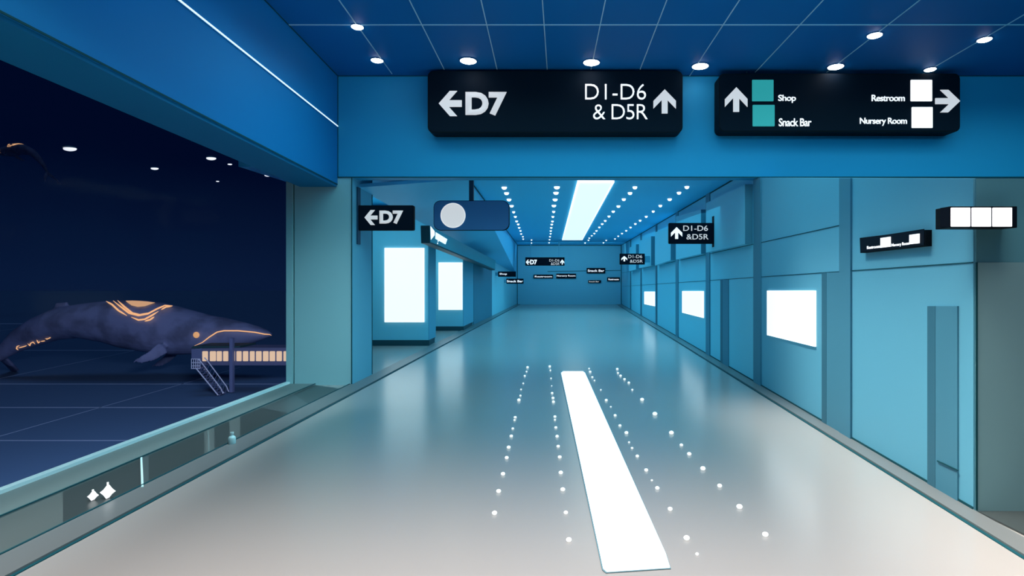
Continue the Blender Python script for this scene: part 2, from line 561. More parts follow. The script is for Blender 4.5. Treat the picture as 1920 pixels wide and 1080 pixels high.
band(-4.19, -4.125, -8, 8.7, 0.05, 'lip', 'pale aqua edge of the window ledge')
band(-4.125, -3.745, -8, 8.7, 0.022, 'ledge', 'grey green ledge along the window')
xs_l = [(3.143, -2.986), (34.5, -2.84)]
sl = lambda d: xs_l[0][1] + (d - xs_l[0][0]) / (xs_l[1][0] - xs_l[0][0]) * (xs_l[1][1] - xs_l[0][1])
trim(MB().prism([(-3.235, -8, 0), (sl(-8), -8, 0), (sl(8.7), 8.7, 0), (-3.235, 8.7, 0)], (0, 0, 0.018)), 'strip', 'grey floor strip beside the window gutter')
struct(MB().prism([(-3.19, 8.7, 0), (sl(8.7), 8.7, 0), (sl(FAR), FAR, 0), (-3.19, FAR, 0)], (0, 0, 0.018)).build('baseboard_left', 'strip'),
       'dark floor strip along the left of the corridor', 'baseboard')
# dark glass gutter in panels (pixel corners on the floor level)
gpan = [((0, 974), (118, 925), (118, 990), (0, 1048), 'gutter_pale', -8, 'pale end panel of the dark window gutter')]
GX0, GX1 = -3.745, -3.235


def gut(px_in, px_out, m, label, px_in2, px_out2):
    """panel between two cross joints, each given by the pixel columns where it meets the outer and inner gutter edges"""
    def on(px, x):
        return x * F / (px - CX)
    a, b, c, d = on(px_out, GX0), on(px_in, GX1), on(px_in2, GX1), on(px_out2, GX0)
    return trim(MB().prism([(GX0, a, 0), (GX1, b, 0), (GX1, c, 0), (GX0, d, 0)], (0, 0, 0.010)), m, label)


gut(-300, -300, 'gutter_pale', 'grey end panel of the window gutter', 118, 118)
gut(118, 118, 'gutter', 'dark gutter panel under the two white sparkles', 265, 265)
gut(265, 265, 'gutter_mid', 'grey gutter panel after the white joint', 279, 279)
gut(279, 279, 'gutter', 'long dark gutter panel in the middle', 383, 383)
gut(383, 383, 'gutter_pale', 'narrow pale gutter panel', 402, 402)
gut(402, 402, 'gutter', 'short dark gutter panel', 430, 430)
gut(430, 430, 'gutter_pale', 'pale gutter panel behind the small bottle', 450, 450)
gut(450, 450, 'gutter', 'dark gutter panel near the pillar', 545, 490)
gut(545, 490, 'gutter_mid', 'grey slanted gutter panel before the pillar', 580, 550)
gut(580, 550, 'gutter', 'last dark gutter panel at the pillar', 640, 590)
p, q = G(265, 862), G(267, 918)
trim(line(p + V((0, 0, .011)), q + V((0, 0, .011)), 0.014, V((0, 0, 1)), th=0.012), 'lip', 'white joint across the window gutter')
p, q = G(390, 809), G(392, 855)
trim(line(p + V((0, 0, .011)), q + V((0, 0, .011)), 0.012, V((0, 0, 1)), th=0.004), 'ledge', 'grey joint across the window gutter')

# right floor strip
ra, rb2 = G(1920, 1045), G(1157, 571)
rdir = (rb2 - ra) / (rb2.y - ra.y)
r0, r1 = ra + rdir * (-8 - ra.y), ra + rdir * (FAR - ra.y)
ein = rw_at(FAR)
struct(MB().prism([r0, r1, ein, rw_at(4.0), V((rw_at(4).x + .35, -8, 0))], (0, 0, 0.018)).build('baseboard_right', 'strip'), 'grey floor strip along the right wall', 'baseboard')
trim(MB().prism([(xb_ + .35, 1, 0), (6.2, 1, 0), (6.2, 4.0, 0), (xb_ + .02, 4.0, 0)], (0, 0, 0.012)), 'gutter', 'dark floor patch in front of the slate block')

# dark seams
BK = V((0, -1, 0))
seam((xl, DH, zb + .005), (14, DH, zb + .005), .016, BK, 'dark line under the header wall')
seam((xl + .004, DH, zb), (xl + .004, DH, zt), .012, BK, 'dark vertical line at the bulkhead corner')
seam((xl, DH, zt - .006), (14, DH, zt - .006), .010, BK, 'dark line where header meets ceiling')
seam(bulk(-6, zbu + .006, .002), bulk(DH - .02, zbu + .006, .002), .014, (1, 0, 0), 'dark lower edge of the bulkhead')
seam(bulk(-6, 4.585, .002), bulk(DH - .02, 4.585, .002), .014, (1, 0, 0), 'dark upper edge of the bulkhead')
seam((PX1 - .006, 8.70, .02), (PX1 - .006, 8.70, zb), .012, BK, 'dark right edge of the pillar')
seam((PX1, 9.58, .02), (PX1, 9.58, zb), .02, (1, 0, 0), 'dark far edge of the pillar')
seam((-2.98, FAR, 0.02), (-2.98, FAR, 3.5), .04, BK, 'dark left corner line of the end wall')
seam((3.13, FAR, 0.02), (3.13, FAR, 3.5), .04, BK, 'dark right corner line of the end wall')
seam((-2.98, FAR, 3.48), (3.13, FAR, 3.48), .04, BK, 'dark top line of the end wall')
seam((-1.2, FAR, 1.6 - 0 * FAR + (CY - 509) * FAR / F), (3.1, FAR, 1.6 + (CY - 507) * FAR / F), .03, BK, 'faint dark line across the end wall')
seam((sl(-8) + .012, -8, 0.0), (sl(FAR) + .012, FAR, 0.0), .022, (0, 0, 1), 'dark edge line along the left floor strip')
seam(r0 + V((-.012, 0, 0)), r1 + V((-.012, 0, 0)), .022, (0, 0, 1), 'dark edge line along the right floor strip')
seam((-3.75, 1, .022), (-3.75, 8.7, .022), .014, (0, 0, 1), 'dark line between ledge and gutter')
seam((-3.24, 1, .018), (-3.24, 8.7, .018), .014, (0, 0, 1), 'dark line between gutter and floor strip')
seam(rw_at(4.0, .02), rw_at(FAR, .02), .03, RN, 'dark line at the foot of the right wall')
seam(RW(1825, 492), RW(1167, 537), .007, RN, 'lower dark joint along the right wall')
seam(RW(1577, 422), RW(1166, 512), .008, RN, 'upper dark joint along the right wall')
seam((xb_ + .01, 3.985, 0.02), (xb_ + .01, 3.985, zblk), .012, BK, 'dark left edge of the slate block')
seam(f_in0 + V((.01, 0, -.02)), f_in1 + V((.01, 0, -.02)), .02, (1, 0, -1), 'dark line between fascia and corridor ceiling')
seam(rw_at(DH + .3, hall_z(DH) - .01), rw_at(FAR, hall_z(FAR) - .02), .025, RN, 'dark line between right wall and corridor ceiling')


# pilasters, doors and raised panels on the right wall
def rfloor(px):
    """depth at which pixel column px meets the right wall"""
    return RW(px, 600).y


def rw_panel(pxa, pxb, top, th, m, label, bottom=None, name=None, cat='trim'):
    """raised slab on the wall between two pixel columns; top/bottom = pixel row at the near column, None = floor/ceiling"""
    da, db = rfloor(pxa), rfloor(pxb)
    zt_ = [min(hall_z(d), zb if d < DH + .3 else 9, ztn + (zb - ztn) * (d - 4) / (DH - 4) if d < DH else 9) if top is None else RW(px, t).z for d, px, t in
           ((da, pxa, top[0] if top else 0), (db, pxb, top[1] if top else 0))]
    zb_ = [0.018 if bottom is None else RW(px, t).z for px, t in ((pxa, bottom[0] if bottom else 0), (pxb, bottom[1] if bottom else 0))]
    mb = MB().prism([rw_at(da, zb_[0]), rw_at(db, zb_[1]), rw_at(db, zt_[1]), rw_at(da, zt_[0])], RN * th)
    if name:
        return struct(mb.build(name, m), label, cat)
    return trim(mb, m, label)


rw_panel(1577, 1598, None, .02, 'pilaster', 'wide slate blue pilaster nearest on the right wall')
rw_panel(1415, 1428, None, .02, 'pilaster', 'second slate blue pilaster on the right wall')
rw_panel(1325, 1332, None, .02, 'pilaster', 'third slate blue pilaster on the right wall')
rw_panel(1268, 1272.5, None, .02, 'pilaster', 'fourth thin pilaster on the right wall')
rw_panel(1230, 1232.5, None, .02, 'pilaster_dark', 'fifth thin pilaster on the right wall')
rw_panel(1201.5, 1203.5, None, .02, 'pilaster_dark', 'sixth thin pilaster on the right wall')
rw_panel(1182, 1183.5, None, .02, 'pilaster_dark', 'farthest thin pilaster on the right wall')


def rdoor(n, pxa, pxm, pxb, top, label):
    d = rw_panel(pxm, pxb, (top, top), .012, 'pilaster', label, name='door_%d' % n, cat='door')
    da, db = rfloor(pxa), rfloor(pxm)
    z1, z2 = RW(pxa, top).z, RW(pxm, top).z
    MB().prism([rw_at(da, .018), rw_at(db, .018), rw_at(db, z2), rw_at(da, z1)], RN * .014).build('frame', 'pilaster_dark', d)
    return d


rdoor(1, 1742, 1757, 1798, 574, 'slate door leaf nearest on the right wall')
rdoor(2, 1543, 1552, 1577, 511, 'slate door beside the nearest pilaster')
rdoor(3, 1352, 1356, 1367, 524, 'narrow slate door below the wall sign')
seam(RW(1758, 864, .016), RW(1797, 882, .016), .008, RN, 'fine scratch line low on the nearest door')


def raised(pxa, pxb, pxs, ta, tb, ba, bb, label):
    """raised wall panel: face from pxa (far) to pxb (near), end face reaching column pxs"""
    dn, df = rfloor(pxs), rfloor(pxa + 2)
    for off in (0.02, 0.04, .06, .08, .10, .12, .14, .17, .2, .24, .3, .36):     # how far it stands out so that its near edge shows at pxb
        p = rw_at(dn, 1, off)
        if CX + p.x * F / p.y <= pxb:
            break
    za, zb2 = RW(pxa, ta).z, RW(pxs, tb).z
    za0, zb0 = RW(pxa, ba).z, RW(pxs, bb).z
    t = trim(MB().prism([rw_at(df, za0), rw_at(dn, zb0), rw_at(dn, zb2), rw_at(df, za)], RN * off), 'wall_far', label)
    MB().prism([rw_at(dn, zb0), rw_at(dn, zb2), rw_at(dn, zb2, off - .004), rw_at(dn, zb0, off - .004)], -RD * .012).build('shaded_end', 'pilaster', t)  # end face coloured darker to stand for its shade
    return t


raised(1333, 1398, 1411, 382, 346, 474, 458, 'nearest raised upper panel on the right wall')
raised(1274, 1315, 1325, 407, 393, 487, 476, 'second raised upper panel on the right wall')
raised(1234, 1258, 1267, 437, 425, 498, 488, 'third raised upper panel on the right wall')
raised(1204, 1222, 1230, 453, 443, 503, 498, 'fourth raised upper panel on the right wall')
raised(1184, 1193, 1200, 466, 458, 509, 505, 'farthest raised upper panel on the right wall')

# ================================================================== THINGS
# display kiosks with light boxes
def kiosk(x0, x1, d, d2, xs2, label, plabel, lb, lblabel):
    top = 3.15 if d < 15 else 2.62
    k = thing('display_kiosk', label, 'kiosk', ((x0 + x1) / 2, (d + d2) / 2, 0), 'display kiosks on the left of the corridor')
    MB().hexa([(x0, d, .12), (x1, d, .12), (x1, d, top), (x0, d, top)], [(x0, d2, .12), (xs2, d2, .12), (xs2, d2, top), (x0, d2, top)]).build('body', 'end', k)
    MB().hexa([(x0, d - .03, 0), (x1 + .03, d - .03, 0), (x1 + .03, d - .03, .13), (x0, d - .03, .13)],
              [(x0, d2, 0), (xs2 + .03, d2, 0), (xs2 + .03, d2, .13), (x0, d2, .13)]).build('plinth', 'plinth', k)
    MB().box(x1 - .005, x1 + .012, d + .02, d2 - .02, .13, top - .05).build('side_panel', 'wall', k)
    l = thing('light_box', lblabel, 'light box', U((lb[0] + lb[2]) / 2, lb[3], d), 'glowing white light boxes')
    fr = front(*lb, d - .04)
    poly_shape(grow(fr, .014), SQ, (0, .038, 0), 'frame', 'lightbox_rim', l)
    poly_shape(fr, SQ, (0, -.006, 0), 'diffuser', 'lightbox', l)


kiosk(-4.85, U(803, 0, 13.75).x, 13.75, 14.5, U(813, 0, 14.5).x, 'nearer tall teal kiosk with a dark plinth behind the pillar', '', (722, 466, 794, 603),
      'largest upright white light box, on the nearer kiosk')
kiosk(-4.85, U(868, 0, 17.6).x, 17.6, 19.5, U(884, 0, 19.5).x, 'farther tall teal kiosk with a dark plinth', '', (823, 493, 866, 580),
      'smaller upright white light box, on the farther kiosk')


# light boxes on the right wall
def wall_lightbox(pts, label):
    l = thing('light_box', label, 'light box', RW(*pts[3]), 'glowing white light boxes')
    c = V((sum(p[0] for p in pts) / 4, sum(p[1] for p in pts) / 4, 0))
    gr = [(p[0] + math.copysign(1.2, p[0] - c.x), p[1] + math.copysign(1.2, p[1] - c.y)) for p in pts]
    MB().prism([RW(*p, .02) for p in gr], -RN * .02).build('frame', 'lightbox_rim', l)
    MB().prism([RW(*p, .021) for p in pts], RN * .006).build('diffuser', 'lightbox', l)


wall_lightbox([(1439, 546), (1526, 546), (1526, 649), (1439, 627)], 'largest white light box on the right wall')
wall_lightbox([(1280, 547), (1317, 547), (1317, 595), (1280, 585)], 'middle-sized white light box on the right wall')
wall_lightbox([(1209, 548), (1226, 548), (1226, 573), (1209, 569)], 'smallest white light box, farthest along the right wall')

# ceiling light panel
cp = [(1083, 338), (1152, 338), (1092, 449), (1054, 449)]
pl = thing('ceiling_light_panel', 'long white light panel in the corridor ceiling', 'ceiling light', on_hall(1095, 395))
pts = [on_hall(*p) for p in cp]
MB().prism(pts, (0, 0, -.03)).build('diffuser', 'panel_light', pl)
cc = sum(pts, V()) / 4
rim = MB()
for i in range(4):
    a, b = pts[i], pts[(i + 1) % 4]
    s = (cc - (a + b) / 2)
    s = s - s.project(b - a)
    s = s.normalized() * (.03 if i % 2 else .12)
    rim.prism([a, b, b + s, a + s], (0, 0, -.034))
rim.build('frame', 'panel_frame', pl)

# corridor dome lights
rows = {
    'outer left': [(122, 100), (143, 150), (165, 208), (189, 265), (207, 320), (222, 362), (234, 403), (248, 431), (257, 462), (269, 490), (275, 518), (290, 543), (293, 565), (368, 573), (368, 600)],
    'inner left': [(596, 97), (588, 147), (580, 208), (569, 263), (567, 317), (560, 362), (556, 404), (550, 432), (545, 462), (541, 491), (540, 516), (534, 543), (530, 570), (526, 598)],
    'inner right': [(1298, 97), (1254, 149), (1198, 205), (1150, 268), (1103, 315), (1065, 359), (1031, 399), (1004, 428), (978, 458), (952, 490), (933, 514), (910, 534), (888, 556), (880, 575), (850, 600)],
    'outer right': [(1766, 94), (1695, 146), (1611, 205), (1527, 263), (1463, 314), (1400, 361), (1345, 397), (1302, 427), (1259, 459), (1220, 489), (1182, 514), (1148, 538), (1119, 563), (1040, 576), (1015, 598)],
}
ORD = 'nearest second third fourth fifth sixth seventh eighth ninth tenth eleventh twelfth thirteenth fourteenth fifteenth sixteenth seventeenth eighteenth nineteenth twentieth'.split()
for rn, lst in rows.items():
    for i, (cx_, cy_) in enumerate(lst):
        c = on_hall(920 + cx_ / 4.8, 330 + cy_ / 4.8)
        r = (0.045 if i < 4 else 0.040) * (1.15 if 'left' in rn and i < 4 else 1) * (1 + random.uniform(-.06, .06))
        o = MB().lathe(c, (0, 0, -1), [(r * .95, -.004), (r, .006), (r * .96, .018), (r * .8, .033), (r * .5, .044), (r * .2, .048), (0, .049)], 16).build('ceiling_light', 'dome', smooth=True)
        far = 'farthest' if i == len(lst) - 1 else ORD[i]
        tag(o, '%s small dome light in the %s row of the corridor ceiling' % (far, rn), 'ceiling light', 'dome lights in the corridor ceiling')

# lobby downlights
LD = [(670, 49, 11, 'downlight above the corner of the bulkhead, nearer of that pair'), (707, 112, 11, 'downlight above the corner of the bulkhead, farther of that pair'),
      (878, 113, 15, 'lobby downlight just above the D7 end of the wide gate sign'), (1109, 116, 15, 'lobby downlight just above the D1-D6 end of the wide gate sign'),
      (1313, 123, 15, 'lobby downlight above the gap between the two big signs'), (1567, 124, 14, 'lobby downlight at the middle of the shop and restroom sign'),
      (1744, 129, 10, 'small lobby downlight at the restroom end of the sign'), (1640, 65, 13, 'lobby downlight higher up, above the shop and restroom sign'),
      (1846, 73, 12, 'lobby downlight nearest the right edge of the view')]
for px, py, rp_, lab in LD:
    c = on_ceil(px, py)
    r = rp_ * c.y / F
    t = thing('downlight', 'round white ' + lab, 'downlight', c, 'round downlights in the lobby ceiling')
    ax = -CEIL_N
    MB().lathe(c, ax, [(r * 1.12, -.01), (r * 1.12, .008), (r * 1.0, .012), (r * 1.0, -.01)], 24).build('bezel', 'bezel', t)
    MB().lathe(c, ax, [(r, -.005), (r, .014), (r * .8, .024), (r * .4, .030), (0, .032)], 24).build('lens', 'lens', t, smooth=True)

# reflection of the ceiling panel, built as a glowing floor slab
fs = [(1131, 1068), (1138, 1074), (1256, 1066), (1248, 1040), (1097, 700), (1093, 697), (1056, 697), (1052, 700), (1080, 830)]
fl = thing('reflection_strip', 'long white glowing strip standing for the ceiling panel reflection', 'floor reflection', G(1130, 850))
MB().prism([G(*p, .001) for p in fs], (0, 0, .010)).build('diffuser', 'floor_reflection', fl)
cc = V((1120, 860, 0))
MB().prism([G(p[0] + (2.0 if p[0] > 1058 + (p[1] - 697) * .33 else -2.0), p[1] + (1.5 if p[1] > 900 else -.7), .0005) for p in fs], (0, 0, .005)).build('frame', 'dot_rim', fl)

# ceiling light reflections built as glowing floor beads (crop coordinates, 2.4545 px per px, origin 880,640)
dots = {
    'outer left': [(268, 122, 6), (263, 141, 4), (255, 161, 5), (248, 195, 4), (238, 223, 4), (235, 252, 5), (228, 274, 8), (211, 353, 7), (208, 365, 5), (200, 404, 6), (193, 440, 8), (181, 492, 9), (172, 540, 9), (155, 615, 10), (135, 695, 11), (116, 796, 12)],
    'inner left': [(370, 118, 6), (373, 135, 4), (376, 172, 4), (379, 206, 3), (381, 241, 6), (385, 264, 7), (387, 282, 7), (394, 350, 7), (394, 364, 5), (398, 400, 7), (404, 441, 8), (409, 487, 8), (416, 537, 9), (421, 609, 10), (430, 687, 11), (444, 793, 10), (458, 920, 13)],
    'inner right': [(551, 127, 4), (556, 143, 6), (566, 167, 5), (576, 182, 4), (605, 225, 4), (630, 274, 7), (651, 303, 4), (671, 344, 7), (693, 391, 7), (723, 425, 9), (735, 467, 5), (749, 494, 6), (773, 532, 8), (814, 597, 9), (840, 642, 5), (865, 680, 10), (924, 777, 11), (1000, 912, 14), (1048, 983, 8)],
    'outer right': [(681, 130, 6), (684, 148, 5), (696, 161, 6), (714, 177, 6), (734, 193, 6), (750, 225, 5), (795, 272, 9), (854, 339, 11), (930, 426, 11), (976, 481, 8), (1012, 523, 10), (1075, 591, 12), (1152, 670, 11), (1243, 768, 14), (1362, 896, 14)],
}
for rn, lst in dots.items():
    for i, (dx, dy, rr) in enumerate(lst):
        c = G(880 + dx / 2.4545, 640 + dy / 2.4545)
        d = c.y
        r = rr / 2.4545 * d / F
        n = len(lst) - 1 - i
        # low glowing bead in place of the reflected light
        o = MB().ball(c + V((0, 0, r * .55)), r, (1.0, 1.0, .75)).build('floor_reflection', 'reflection_dot', smooth=True)
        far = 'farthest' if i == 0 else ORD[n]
        tag(o, '%s small white reflection bead in the %s row on the floor' % (far, rn), 'floor reflection', 'reflection beads on the floor')

# ------------------------------------------------------------------ signs
SIGNV = V((0, .16, 0))


def sign(name, label, cat, rect, d, depth=.12, corner=.06, face='sign', edge=.012, group='direction signs'):
    t = thing(name, label, cat, U((rect[0] + rect[2]) / 2, rect[3], d), group)
    fr = front(*rect, d)
    wv = (fr(1, 0) - fr(0, 0)).length
    hv = (fr(0, 1) - fr(0, 0)).length
    c = corner * hv
    poly_shape(fr, rounded(c / wv, c / hv), (0, depth, 0), 'housing', 'sign_edge', t)
    poly_shape(grow(fr, -edge), rounded(c / wv, c / hv), (0, -.004, 0), 'face_panel', face, t)
    return t


EX = V((0, -.018, 0))
d = 8.42
s1 = sign('gate_sign', 'wide black hanging sign with D7 and D1-D6 and D5R', 'sign', (802, 133, 1280, 249), d, .26, .09)
poly_shape(front(823, 171, 866, 218, d - .004), LEFT, EX, 'arrow', 'arrow_grey', s1)
text(front(873, 173, 950, 217, d - .004), 'D7', EX, 'lettering', 'arrow_grey', s1, bold=.045, space=1.0)
text(front(1097, 158, 1211, 187, d - .004), 'D1-D6', EX, 'lettering', 'letter', s1, bold=-.012)
text(front(1112, 196, 1214, 224, d - .004), '& D5R', EX, 'lettering', 'letter', s1, bold=-.012, space=.9)
poly_shape(front(1225, 168, 1267, 213, d - .004), UP, EX, 'arrow', 'arrow_grey', s1)
s2 = sign('facility_sign', 'wide black hanging sign listing Shop, Snack Bar, Restroom and Nursery Room', 'sign', (1348, 138, 1800, 247), d, .26, .09)
poly_shape(front(1359, 164, 1401, 210, d - .004), UP, EX, 'arrow', 'arrow_grey', s2)
poly_shape(front(1753, 169, 1799, 211, d - .004), RIGHT, EX, 'arrow', 'arrow_grey', s2)
for k, (r_, m_) in enumerate([((1410, 150, 1450, 190), 'icon_teal'), ((1411, 197, 1452, 237), 'icon_teal'), ((1707, 150, 1747, 190), 'icon_white'), ((1709, 201, 1748, 240), 'icon_white')]):
    o = poly_shape(front(*r_, d - .004), rounded(.03, .03), EX * .6, 'icon_tile', m_, s2)
    o['label'] = 'teal square tile' if k < 2 else 'white square tile'
for r_, tx in [((1459, 178, 1492, 193), 'Shop'), ((1460, 222, 1521, 237), 'Snack Bar'), ((1634, 178, 1696, 190), 'Restroom'), ((1612, 221, 1700, 236), 'Nursery Room')]:
    text(front(*r_, d - .004), tx, EX * .6, 'lettering', 'letter', s2, bold=.01, space=.92)
for s_, xa in ((s1, (850, 1230)), (s2, (1400, 1750))):
    for x_ in xa:
        p = U(x_, 133, d + .13)
        MB().tube([p - V((0, 0, .03)), V((p.x, p.y, ceil_z(p.y) + .01))], .012).build('hanger', 'bracket', s_)

# blade sign on the pillar
d = 8.9
s3 = sign('blade_sign', 'black D7 sign with a left arrow fixed to the pillar', 'sign', (667, 385, 776, 432), d, .07, .06)
poly_shape(front(684, 394, 708, 422, d - .004), LEFT, EX, 'arrow', 'letter_grey', s3)
text(front(712, 395, 756, 420, d - .004), 'D7', EX, 'lettering', 'letter_grey', s3, bold=.045)
MB().box(PX1 + .002, U(671, 0, d).x + .01, d - .03, d + .09, U(0, 458, d).z, U(0, 351, d).z).build('mount', 'bracket', s3)
# disc sign
d = 9.6
s4 = sign('disc_sign', 'navy blue hanging sign with a pale round disc', 'sign', (813, 376, 955, 432), d, .07, .22, 'sign_blue', .008)
c = U(849.5, 404, d - .004)
rr = 22 * d / F
MB().lathe(c, (0, -1, 0), [(rr * 1.06, -.002), (rr * 1.06, .008), (rr, .010), (rr, -.002)], 40).build('disc_rim', 'disc_rim', s4)
MB().lathe(c, (0, -1, 0), [(rr, 0), (rr, .009), (0, .0092)], 40).build('disc', 'disc', s4)
p = U(883, 376, d)
MB().box(U(879, 0, d).x, U(887, 0, d).x, d + .02, d + .09, p.z - .02, hall_z(d) + .03).build('hanger', 'bracket', s4)

# long teal sign along the fascia
na, nb = 11.4, 21.7
P = [U(805, 423, na), U(928, 488, nb), U(928, 507, nb), U(806, 456, na)]
s5 = thing('shop_sign', 'long teal overhead sign box with a white bag picture at its near end', 'sign', P[3])
MB().hexa(P, [p + V((-.17, 0, .0)) for p in P]).build('housing', 'plinth', s5)
o1, o2 = V((.012, 0, 0)), V((.0, 0, .0))
Q = [P[0].lerp(P[3], .02), P[1].lerp(P[2], .03), P[1].lerp(P[2], .90), P[0].lerp(P[3], .93)]
MB().prism([p + V((.002, 0, 0)) for p in Q], o1).build('face_panel', 'sign_teal', s5)
def onP(u, v):
    return P[0].lerp(P[1], u).lerp(P[3].lerp(P[2], u), v) + V((.016, 0, 0))
MB().prism([onP(0.002, .02), onP(.035, .20), onP(.035, .42), onP(.002, .80)], (.004, 0, 0)).build('bag_picture', 'lightbox_rim', s5)
MB().prism([onP(0.045, .22), onP(.155, .30), onP(.135, .68), onP(.04, .62)], (.004, 0, 0)).build('bag_picture', 'lightbox', s5)
for v_, u_ in ((.78, .065), (.95, .06)):
    MB().ball(onP(u_, v_ * .88 + .0), .022, (.3, 1.6, .8)).build('dot', 'letter', s5)

# D1-D6 blade signs on the right wall
d = 11.0
s6 = sign('blade_sign', 'black D1-D6 and D5R sign, larger and nearer on the right wall', 'sign', (1254, 418, 1342, 457), d, .07, .05)
poly_shape(front(1258, 426, 1279, 448, d - .004), UP, EX, 'arrow', 'letter', s6)
text(front(1281, 423, 1327, 433, d - .004), 'D1-D6', EX, 'lettering', 'letter_grey', s6)
text(front(1287, 439, 1328, 449, d - .004), '&D5R', EX, 'lettering', 'letter_grey', s6)
MB().box(U(1338, 0, d).x, U(1348, 0, d).x, d - .04, d + .12, U(0, 463, d).z, U(0, 405, d).z).build('mount', 'sign_edge', s6)
d = 20.0
s7 = sign('blade_sign', 'small black D1-D6 sign farther along the right wall', 'sign', (1162, 475.5, 1209, 496), d, .09, .04, edge=.03)
poly_shape(front(1165, 480, 1176, 490, d - .004), UP, EX, 'arrow', 'letter', s7)
text(front(1178, 478, 1204, 484, d - .004), 'D1-D6', EX, 'lettering', 'letter_grey', s7)
text(front(1181, 487, 1205, 492.5, d - .004), '&D5R', EX, 'lettering', 'letter_grey', s7)
MB().box(U(1207, 0, d).x, rw_at(d).x - .002, d + .03, d + .08, U(0, 492, d).z, U(0, 480, d).z).build('mount', 'wall', s7)
# far gate sign hanging
d = 30.0
s8 = sign('gate_sign', 'small far black gate sign reading D7 left and D1-D6 right', 'sign', (985, 482.5, 1058.5, 498), d, .2, .02, edge=.03)
poly_shape(front(986, 487, 993, 496, d - .004), LEFT, EX, 'arrow', 'letter', s8)
text(front(994, 487, 1007, 496, d - .004), 'D7', EX, 'lettering', 'letter', s8, bold=.04)
text(front(1030, 486, 1049, 490.5, d - .004), 'D1-D6', EX, 'lettering', 'letter_grey', s8)
text(front(1033, 492, 1049, 497, d - .004), '&D5R', EX, 'lettering', 'letter_grey', s8)
poly_shape(front(1050.5, 486.5, 1058, 496, d - .004), UP, EX, 'arrow', 'letter', s8)
for x_ in (995, 1048):
    p = U(x_, 483, d + .1)
    MB().tube([p - V((0, 0, .03)), V((p.x, p.y, hall_z(d) + .02))], .02).build('hanger', 'end', s8)
# small signs on and near the end wall
small = [((934, 509, 967, 519), 25.2, 'Shop', 'small black Shop sign, upper of two at the left wall end', (.08, .5)),
         ((949.5, 522.5, 981.5, 532), 28.4, 'Snack Bar', 'small black Snack Bar sign, lower of two at the left wall end', (.03, .97)),
         ((1000.5, 515, 1037, 522), 34.42, 'Restroom', 'small black Restroom sign left of centre on the end wall', (.06, .95)),
         ((1043, 513, 1080, 522), 34.42, 'Nursery Room', 'small black Nursery Room sign at the middle of the end wall', (.03, .97)),
         ((1100, 502.5, 1135, 512.5), 34.42, 'Snack Bar', 'small black Snack Bar sign, highest on the end wall', (.06, .94)),
         ((1103, 525.5, 1127, 530.5), 34.42, 'Snack Bar', 'tiniest dark sign, lowest on the end wall', (.06, .85)),
         ((1138.5, 520, 1162, 527.5), 34.42, 'Restroom', 'small black Restroom sign next to the right corner of the end wall', (.1, .92))]
for rect, d, tx, lab, (ua, ub) in small:
    t = sign('small_sign', lab, 'sign', rect, d, .07, .04, edge=.015, group='small signs at the far end')
    wpx, hpx = rect[2] - rect[0], rect[3] - rect[1]
    text(front(rect[0] + wpx * ua, rect[1] + hpx * .28, rect[0] + wpx * ub, rect[1] + hpx * .72, d - .004), tx, EX, 'lettering', 'letter_grey' if 'tiniest' in lab else 'letter', t, bold=.015)
    if d < 34:
        xw = xx(d) + .002
        MB().box(xw, U(rect[0], 0, d).x + .05, d + .01, d + .06, U(0, rect[3] - 2, d).z, U(0, rect[1] + 2, d).z).build('mount', 'wall', t)

# wall sign with two white tiles on the right wall
q4 = [(1612, 446), (1735, 431), (1735, 461.5), (1613, 474.5)]
s9 = thing('wall_sign', 'slanted black sign on the right wall with two white tiles', 'sign', RW(*q4[3]), 'direction signs')
MB().prism([RW(*p, .05) for p in q4], -RN * .05).build('housing', 'sign_edge', s9)


def q_at(u, v, off):                                    # u right, v down in the sign
    x = 1612 + 123 * u
    yt, yb = 446 - 15 * u, 474.5 - 13 * u
    return RW(x, yt + (yb - yt) * v, off)


def qframe(u0, v0, u1, v1, off):
    return frame2d(q_at(u0, v1, off), q_at(u1, v1, off), q_at(u0, v0, off))


poly_shape(qframe(.015, .06, .985, .94, .051), SQ, RN * .003, 'face_panel', 'sign', s9)
poly_shape(qframe(.325, .18, .475, .80, .055), SQ, RN * .006, 'icon_tile', 'icon_white', s9)
poly_shape(qframe(.765, .20, .915, .78, .055), SQ, RN * .006, 'icon_tile', 'icon_white', s9)
text(qframe(.115, .60, .315, .80, .055), 'Restroom', RN * .004, 'lettering', 'letter', s9)
text(qframe(.49, .62, .76, .86, .055), 'Nursery Room', RN * .004, 'lettering', 'letter', s9)

# triple tile sign on the wall above the block
d = 3.86
s10 = sign('tile_sign', 'black sign box with three white square tiles at the right', 'sign', (1781, 387, 1907, 427), d, .15, .03, edge=.006)
for k in range(3):
    poly_shape(front(1782.5 + 39 * k, 389.5, 1817.8 + 39 * k, 425, d - .005), rounded(.03, .03), EX * .5, 'icon_tile', 'icon_white', s10)
MB().hexa([U(1781, 387, d + .002), U(1781, 427, d + .002), U(1781, 427, d + .14), U(1781, 387, d + .14)],
          [U(1763, 390, d + .03), U(1763, 425, d + .03), U(1763, 425, d + .14), U(1763, 390, d + .14)]).build('end_cap', 'sign', s10)

